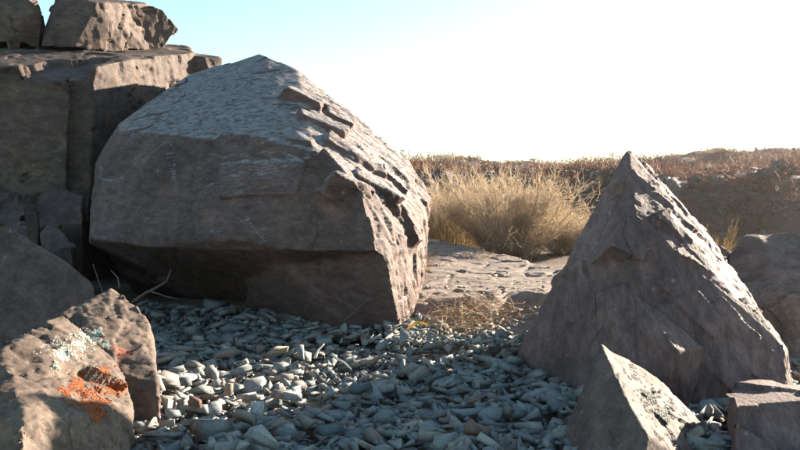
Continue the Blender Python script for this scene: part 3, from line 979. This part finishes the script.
def shrub(name, loc, rad, height, nstem, ntwig, r, label, cat='shrub', group=None, lean=(0, 0)):
    root = bpy.data.objects.new(name, None)
    COL.objects.link(root)
    root.location = loc
    tag(root, label, cat, group)
    az = r.uniform(0, 6.283, nstem)
    spread = r.uniform(0, 1, nstem) ** 0.6
    base = np.stack([np.cos(az) * spread * rad * 0.22, np.sin(az) * spread * rad * 0.22, np.zeros(nstem) - 0.02], 1)
    dirs = np.stack([np.cos(az) * spread * rad / height * 1.1 + lean[0], np.sin(az) * spread * rad / height * 1.1 + lean[1], np.ones(nstem)], 1)
    ln = height * (0.45 + 0.75 * r.uniform(0, 1, nstem) ** 0.8) * (1 + 0.18 * np.sin(az * 3 + 1.3) * spread) * np.linalg.norm(dirs, axis=1) ** 0.6
    V, F = strands(base, dirs, ln, np.full(nstem, 0.008), np.full(nstem, 0.10), 6, r)
    link('stem', mesh_from('stem', V, F, M['stem']), root)
    # twigs leave the stems along their upper two thirds
    VV = V.reshape(nstem, 7, 3, 3).mean(2)
    wgt = np.clip(np.sin(az * 5 + 0.7) + np.sin(az * 9 + 2.1 + spread * 4) + 0.9, 0.08, None) * r.uniform(0.3, 1.5, nstem)
    si = r.choice(nstem, ntwig, p=wgt / wgt.sum())
    t = r.uniform(0.4, 6, ntwig)
    k = np.minimum(t.astype(int), 5)
    f = (t - k)[:, None]
    rp = VV[si, k] * (1 - f) + VV[si, k + 1] * f
    ax = VV[si, k + 1] - VV[si, k]
    ax /= np.linalg.norm(ax, axis=1, keepdims=True) + 1e-9
    td = ax * 1.0 + r.normal(size=(ntwig, 3)) * 0.62 + np.array((0, 0, 0.3))
    tl = height * r.uniform(0.12, 0.34, ntwig)
    V1, F1 = strands(rp, td, tl, np.full(ntwig, 0.0042), np.full(ntwig, 0.22), 4, r)
    # fine side twiglets
    V1m = V1.reshape(ntwig, 5, 3, 3).mean(2)
    n3 = ntwig * 3
    s3 = r.integers(0, ntwig, n3)
    k3 = r.integers(1, 5, n3)
    rp3 = V1m[s3, k3]
    d3 = (V1m[s3, k3] - V1m[s3, k3 - 1])
    d3 /= np.linalg.norm(d3, axis=1, keepdims=True) + 1e-9
    d3 = d3 + r.normal(size=(n3, 3)) * 0.7
    V3, F3 = strands(rp3, d3, height * r.uniform(0.03, 0.10, n3), np.full(n3, 0.0032), np.full(n3, 0.2), 2, r)
    link('twigs', mesh_from('twigs', np.concatenate([V1, V3]), np.concatenate([F1, F3 + len(V1)]), M['twig']), root)
    return root

def tuft(name, loc, rad, height, n, r, label, cat='grass tuft', group=None, w=0.004, spread=0.45, lean=(0, 0), seed_heads=0):
    az = r.uniform(0, 6.283, n)
    s = r.uniform(0, 1, n) ** 0.7
    base = np.stack([np.cos(az) * s * rad, np.sin(az) * s * rad, np.zeros(n) - 0.02], 1)
    dirs = np.stack([np.cos(az) * s * spread + lean[0], np.sin(az) * s * spread + lean[1], np.ones(n)], 1) + r.normal(size=(n, 3)) * 0.15
    ln = height * r.uniform(0.45, 1.05, n)
    V, F = strands(base, dirs, ln, np.full(n, w), np.full(n, 0.10), 5, r, 0.06)
    if seed_heads:
        root = bpy.data.objects.new(name, None)
        COL.objects.link(root)
        root.location = loc
        link('blades', mesh_from('blades', V, F, M['straw']), root)
        n2 = seed_heads
        az = r.uniform(0, 6.283, n2)
        base = np.stack([np.cos(az), np.sin(az), az * 0], 1) * rad * 0.7
        V2, F2 = strands(base, np.stack([np.cos(az) * 0.2 + lean[0], np.sin(az) * 0.2 + lean[1], np.ones(n2)], 1), height * r.uniform(1.0, 1.45, n2), np.full(n2, w * 1.1), np.full(n2, 0.05), 6, r)
        tips = V2.reshape(n2, 7, 3, 3).mean(2)
        hb = np.repeat(tips[:, 4], 26, 0) * 1.0
        tt = r.uniform(0, 1, (len(hb), 1))
        hb = hb * (1 - tt) + np.repeat(tips[:, 6], 26, 0) * tt
        ax = np.repeat(tips[:, 6] - tips[:, 4], 26, 0)
        ax /= np.linalg.norm(ax, axis=1, keepdims=True)
        V4, F4 = strands(hb, ax + r.normal(size=hb.shape) * 0.35, height * r.uniform(0.03, 0.07, len(hb)), np.full(len(hb), 0.004), np.full(len(hb), 0.1), 2, r)
        link('stalks', mesh_from('stalks', np.concatenate([V2, V4]), np.concatenate([F2, F4 + len(V2)]), M['straw']), root)
        o = root
    else:
        o = link(name, mesh_from(name, V, F, M['straw']), None, loc)
    return tag(o, label, cat, group)

rs = np.random.default_rng(5)
def at(px, Y, dz=0.0):
    x = (px - 400) / FPX * Y
    return (x, Y, float(terrain_z(np.array([x]), np.array([Y]))[0]) + dz)

shrub('dry_shrub', at(512, 7.0), 0.60, 0.70, 170, 7000, rs, 'large golden dry shrub filling the gap left of the pyramid rock')
shrub('dry_shrub', at(462, 8.0), 0.52, 0.60, 130, 4800, rs, 'pale dry shrub behind the left side of the large golden shrub')
shrub('dry_shrub', at(566, 7.4), 0.40, 0.46, 90, 4000, rs, 'lower dry shrub partly hidden by the left slope of the pyramid rock')
shrub('dry_shrub', at(436, 9.4), 0.5, 0.55, 80, 3500, rs, 'low reddish dry shrub next to the lit edge of the boulder')
tuft('tall_grass', at(450, 7.6), 0.24, 0.72, 360, rs, 'tall pale grass with seed stalks left of the golden shrub', seed_heads=14)
tuft('tall_grass', at(716, 6.3), 0.14, 0.30, 300, rs, 'sunlit yellow grass between pyramid rock and rounded rock', seed_heads=10)
tuft('tall_grass', at(778, 5.6), 0.16, 0.22, 260, rs, 'thin yellow grass showing above the top of the rounded rock', seed_heads=12)
tuft('grass_tuft', at(417, 4.9, 0.08), 0.06, 0.22, 130, rs, 'short straw tuft against the right foot of the boulder', w=0.0035)
tuft('grass_tuft', at(797, 2.86, 0.03), 0.035, 0.07, 90, rs, 'tiny sunlit yellow tuft at the right edge below rounded rock', w=0.0025)
tuft('grass_tuft', at(478, 6.0, 0.06), 0.10, 0.14, 120, rs, 'low straw tuft on the bedrock edge before the golden shrub', w=0.0035)

# dark boulders behind the shrub
far = [(424, 13.5, 0.50, 178), (440, 14.2, 0.62, 166), (456, 13.2, 0.42, 184), (431, 12.6, 0.36, 196), (466, 14.0, 0.36, 188), (416, 13.8, 0.5, 170)]
wl = ['dark far boulder just right of the lit boulder edge', 'tallest dark boulder of the heap behind the pale shrub', 'dark boulder right in the far heap above the pale shrub',
      'lowest dark boulder of the far heap behind the shrubs', 'rightmost dark stone of the far heap behind the shrubs', 'dark far boulder touching the skyline of the lit boulder']
for k, (px, Y, sz, ptop) in enumerate(far):
    c = P(px, ptop, Y)
    rr = np.random.default_rng(900 + k)
    q = []
    for _ in range(16):
        v = rr.normal(size=3); v /= np.linalg.norm(v)
        q.append(np.array((c[0], c[1], c[2] - sz * 0.5)) + v * sz * np.array((0.55, 0.5, 0.5)))
    q += [np.array((c[0] + a * sz * 0.6, c[1] + b_ * sz * 0.6, -0.2)) for a in (-1, 1) for b_ in (-1, 1)]
    rock('dark_boulder', [q], 0.03, [('fbm', 2.5, 0.04, 3), ('facet', (3, 3, 4), (0, 15, 20), 0.04, 0.05, 0.01), ('fbm', 9, 0.015, 2)], M['dark_rock'], wl[k], 'boulder', 'heap of dark boulders behind the shrubs', seed=300 + k)

# ------------------------------------------------------------------ hillside cover
def hillside():
    rr = np.random.default_rng(14)
    # scrub clumps
    n = 5200
    px = rr.uniform(250, 1000, n)
    rad = 20 + 40 * rr.uniform(0, 1, n) ** 1.25
    x = (px - 400) / FPX * rad
    y = rad
    dens = fbm(np.stack([x, y * 0.8, x * 0], 1) / 4.5, 3, 44)
    keep = (dens > 0.08) & ~((rad < 24) & (rr.uniform(size=n) < 0.4)) & ~((px < 500) & (rad < 24))
    x, y = x[keep], y[keep]
    z = terrain_z(x, y)
    m = len(x)
    per = 60
    h = np.repeat(rr.uniform(0.12, 0.34, m) * (1 + 1.6 * (rr.uniform(size=m) > 0.82)) * (1 + 0.6 * (rr.uniform(size=m) > 0.85)), per)
    u = rr.normal(size=(m * per, 3))
    u /= np.linalg.norm(u, axis=1, keepdims=True)
    u[:, 2] = np.abs(u[:, 2])
    rad_ = rr.uniform(0, 1, (m * per, 1)) ** 0.5
    base = np.stack([np.repeat(x, per), np.repeat(y, per), np.repeat(z, per)], 1) + u * rad_ * h[:, None] * np.array((1.5, 1.5, 0.8))
    dirs = u * 0.8 + rr.normal(size=u.shape) * 0.7 + np.array((0, 0, 0.35))
    V, F = strands(base, dirs, h * rr.uniform(0.3, 0.8, m * per), np.full(m * per, 0.026), np.full(m * per, 0.3), 2, rr)
    tag(link('hillside_scrub', mesh_from('hillside_scrub', V, F, M['scrub'])), 'reddish dry scrub covering the far hillside', 'scrub', kind='stuff')
    # loose dark rocks
    n = 9500
    px = rr.uniform(250, 1050, n)
    rad = np.where(rr.uniform(size=n) < 0.5, rr.uniform(18, 26, n), 17 + 43 * rr.uniform(0, 1, n) ** 1.5)
    x = (px - 400) / FPX * rad
    y = rad
    keep = ~((px < 640) & (rad < 22))
    x, y = x[keep], y[keep]
    z = terrain_z(x, y)
    VV, FF, o = [], [], 0
    for k in range(len(x)):
        V, F = PROTO[int(rr.integers(len(PROTO)))]
        s = float(np.clip(rr.lognormal(-1.6, 0.55), 0.08, 0.8))
        if k % 22 == 0 and y[k] < 32:
            s = float(rr.uniform(0.6, 1.5))
        R = rot_mat(rr.uniform(-35, 35), rr.uniform(-35, 35), rr.uniform(0, 360))
        W = (V * s * np.array((1, 1, rr.uniform(1.2, 2.4)))) @ R.T + np.array((x[k], y[k], z[k] + 0.02))
        VV.append(W); FF.append(F + o); o += len(W)
    tag(link('hillside_rocks', mesh_from('hillside_rocks', np.concatenate(VV), np.concatenate(FF), M['dark_rock'])), 'dark loose rocks strewn over the far hillside', 'rocks', kind='stuff')
hillside()

# ------------------------------------------------------------------ morning haze over the valley
hv = [(sx * 4200, sy * 4200, sz) for sz in (-6.0, 9.0) for sy in (-1, 1) for sx in (-1, 1)]
hf = [(0, 2, 3, 1), (4, 5, 7, 6), (0, 1, 5, 4), (2, 6, 7, 3), (0, 4, 6, 2), (1, 3, 7, 5)]
hm = bpy.data.materials.new('haze')
hm.use_nodes = True
for n_ in list(hm.node_tree.nodes):
    hm.node_tree.nodes.remove(n_)
ho = hm.node_tree.nodes.new('ShaderNodeOutputMaterial')
pv = hm.node_tree.nodes.new('ShaderNodeVolumePrincipled')
pv.inputs['Color'].default_value = (0.95, 0.88, 0.90, 1)
pv.inputs['Density'].default_value = 0.0005
pv.inputs['Anisotropy'].default_value = 0.6
hm.node_tree.links.new(pv.outputs[0], ho.inputs['Volume'])
tag(link('haze', mesh_from('haze', np.array(hv), hf, hm)), kind='stuff')

# ------------------------------------------------------------------ litter at the gap
def litter():
    rr = np.random.default_rng(23)
    n = 420
    px = rr.normal(475, 26, n)
    py = rr.normal(326, 11, n)
    keep = (px > 408) & (px < 545) & (py < 350) & (py > 290)
    px, py = px[keep], py[keep]
    g = np.array([ground_px(a, b_) for a, b_ in zip(px, py)])
    m = len(g)
    g[:, 2] = 0.03 + rr.uniform(0, 0.05, m)
    d = rr.normal(size=(m, 3)) * np.array((1, 1, 0.22))
    V, F = strands(g, d, rr.uniform(0.04, 0.20, m), np.full(m, 0.0026), np.full(m, 0.12), 4, rr)
    tag(link('straw_litter', mesh_from('straw_litter', V, F, M['litter'])), 'tangle of dry straw lying in the gap before the bedrock', 'straw', kind='stuff')
    VV, FF, o = [], [], 0
    for k in range(420):
        a, b_ = rr.uniform(405, 545), 346 - 60 * rr.uniform() ** 2.2
        p = ground_px(a, b_)
        V, F = PROTO[int(rr.integers(len(PROTO)))]
        s = float(np.clip(rr.lognormal(-3.3, 0.4), 0.015, 0.10))
        R = rot_mat(rr.uniform(-25, 25), rr.uniform(-25, 25), rr.uniform(0, 360))
        zz = 0.01 if p[1] < 3.9 else 0.06 + 0.02 * (p[1] - 4)
        W = (V * s) @ R.T + np.array((p[0], p[1], zz + s * 0.1))
        VV.append(W); FF.append(F + o); o += len(W)
    tag(link('rubble', mesh_from('rubble', np.concatenate(VV), np.concatenate(FF), M['stone']), GROUND), kind='stuff')
litter()

# ------------------------------------------------------------------ single stones that stand out in the gravel
def lone_stone(name, px, py, size, dims, rot, mat, label, seed, n=11, lift=0.012):
    g = ground_px(px, py, 0.02)
    V, F = shard(seed, dims, n)
    V = (V * size) @ rot_mat(*rot).T
    me = mesh_from(name, V - np.array((0, 0, V[:, 2].min())), F, mat)
    o = link(name, me, None, (g[0], g[1], max(bed_z(g[0], g[1]) - 0.012 + lift, -0.05)))
    return tag(o, label, 'stone')
lone_stone('upright_shard', 229, 374, 0.115, (1, 0.36, 0.16), (5, -84, 25), M['tan_stone'], 'upright pale shard standing on end in the gravel', 1, 10, 0.015)
lone_stone('white_pebble', 169, 386, 0.042, (1, 0.8, 0.6), (0, 8, 10), M['pale_stone'], 'smooth whitish pebble right of the lichen rock', 2, 26)
lone_stone('quartz_stone', 259, 400, 0.075, (1, 0.8, 0.6), (10, 0, 30), M['quartz'], 'speckled bluish white quartz lump in the gravel', 3, 16)
lone_stone('pale_chip', 222, 406, 0.040, (1, 0.6, 0.7), (0, -50, 30), M['pale_stone'], 'small bright pale chip left of the quartz lump', 4)
lone_stone('tan_shard', 268, 377, 0.150, (1, 0.32, 0.12), (12, 10, 160), M['tan_stone'], 'long tan shard lying right of the upright shard', 5)
lone_stone('tan_shard', 248, 382, 0.135, (1, 0.3, 0.12), (10, 15, 140), M['tan_stone'], 'tan shard between the upright shard and the quartz lump', 6)
lone_stone('reddish_stone', 198, 384, 0.07, (1, 0.6, 0.35), (0, 8, 20), M['red_stone'], 'reddish brown stone right of the whitish pebble', 7)
lone_stone('slate_slab', 180, 366, 0.13, (1, 0.5, 0.2), (8, 8, 165), M['slate'], 'long dark slate slab above the whitish pebble', 8)
lone_stone('slate_slab', 325, 410, 0.12, (1, 0.6, 0.2), (10, 4, 175), M['slate'], 'flat slate slab right of the quartz lump near the bottom', 9)
lone_stone('slate_slab', 366, 372, 0.12, (1, 0.6, 0.22), (14, 4, 10), M['slate'], 'flat slate slab right of the two pale sticks', 10)
lone_stone('slate_slab', 362, 414, 0.10, (1, 0.7, 0.22), (14, -6, 30), M['slate'], 'broad slate slab at the bottom centre of the gravel', 12)
lone_stone('tan_shard', 282, 338, 0.17, (1, 0.3, 0.10), (10, -14, 20), M['tan_stone'], 'sunlit tan shard in front of the boulder undercut', 13)
lone_stone('reddish_stone', 470, 412, 0.09, (1, 0.7, 0.3), (12, 4, 120), M['red_stone'], 'rusty brown stone low in the gravel left of the pointed rock', 14)

# ------------------------------------------------------------------ twigs and sticks
def stick(name, path, rad, mat, label, cat='twig', branches=()):
    """bent tapering stick through world points; a side branch is part of the same wood"""
    V, F = [], []
    for pth, r0 in [(path, rad)] + list(branches):
        p = np.array(pth, float)
        t = np.linspace(0, len(p) - 1, 4 * (len(p) - 1) + 1)
        q = np.stack([np.interp(t, np.arange(len(p)), p[:, c]) for c in range(3)], 1)
        q = q + 0.35 * r0 * vnoise(q * 40, 3)[:, None]
        o = len(V)
        for k in range(len(q)):
            d = q[min(k + 1, len(q) - 1)] - q[max(k - 1, 0)]
            d /= np.linalg.norm(d)
            a = np.cross(d, (0.3, 1, 0.2)); a /= np.linalg.norm(a)
            b_ = np.cross(d, a)
            w = r0 * (1 - 0.6 * k / (len(q) - 1))
            for m in range(6):
                an = m * math.pi / 3
                V.append(q[k] + (a * math.cos(an) + b_ * math.sin(an)) * w)
        for k in range(len(q) - 1):
            for m in range(6):
                m2 = (m + 1) % 6
                F.append((o + k * 6 + m, o + k * 6 + m2, o + k * 6 + 6 + m2, o + k * 6 + 6 + m))
        F.append(tuple(o + m for m in range(6))[::-1]); F.append(tuple(o + (len(q) - 1) * 6 + m for m in range(6)))
    V = np.array(V)
    base = V[V[:, 2].argmin()].copy()
    o = link(name, mesh_from(name, V - base, F, mat, True), None, base)
    return tag(o, label, cat)
stick('forked_twig', pts((132, 303, 3.85), (146, 293, 3.85), (158, 287, 3.85), (167, 281, 3.85), (171, 269, 3.86)), 0.010, M['bark'], 'bent grey twig reaching up behind the lichen rock',
      branches=[(pts((150, 291, 3.85), (164, 296, 3.82), (178, 299, 3.80)), 0.005)])
stick('thin_twig', pts((104, 297, 3.2), (98, 280, 3.2), (93, 264, 3.2)), 0.004, M['bark'], 'thin upright twig left of the bent grey twig')
stick('thin_twig', pts((119, 288, 3.0), (118, 278, 3.0), (111, 270, 3.0)), 0.003, M['bark'], 'short thin twig just above the tip of the lichen rock')
stick('thin_twig', pts((344, 321, 3.5), (356, 310, 3.46), (368, 299, 3.44)), 0.0035, M['bark'], 'thin grey twig leaning against the boulder undercut')
stick('pale_stick', pts((315, 358, 2.82), (318, 350, 2.84), (324, 344, 2.86)), 0.006, M['bleached'], 'short bright pale stick poking up from the lit gravel')
stick('pale_stick', pts((332, 354, 2.74), (341, 361, 2.72), (351, 369, 2.69)), 0.006, M['bleached'], 'longer pale stick lying slanted in the lit gravel')
g = ground_px(418, 336)
lv = []
for k in range(9):
    t = k / 8
    w = 0.016 * math.sin(math.pi * min(1, t * 0.97 + 0.03))
    for sx in (-1, 0, 1):
        lv.append((t * 0.10 - 0.05, sx * w, 0.02 * math.sin(t * 3) + (0.008 if sx else 0)))
lf = [(k * 3 + a, k * 3 + a + 1, k * 3 + a + 4, k * 3 + a + 3) for k in range(8) for a in (0, 1)]
leaf_me = mesh_from('fallen_leaf', np.array(lv), lf, M['leaf'], True)
leaf = link('fallen_leaf', leaf_me, None, (g[0], g[1], 0.03))
leaf.rotation_euler = (0.25, -0.15, 0.35)
tag(leaf, 'orange dry leaf at the right foot of the boulder', 'leaf')
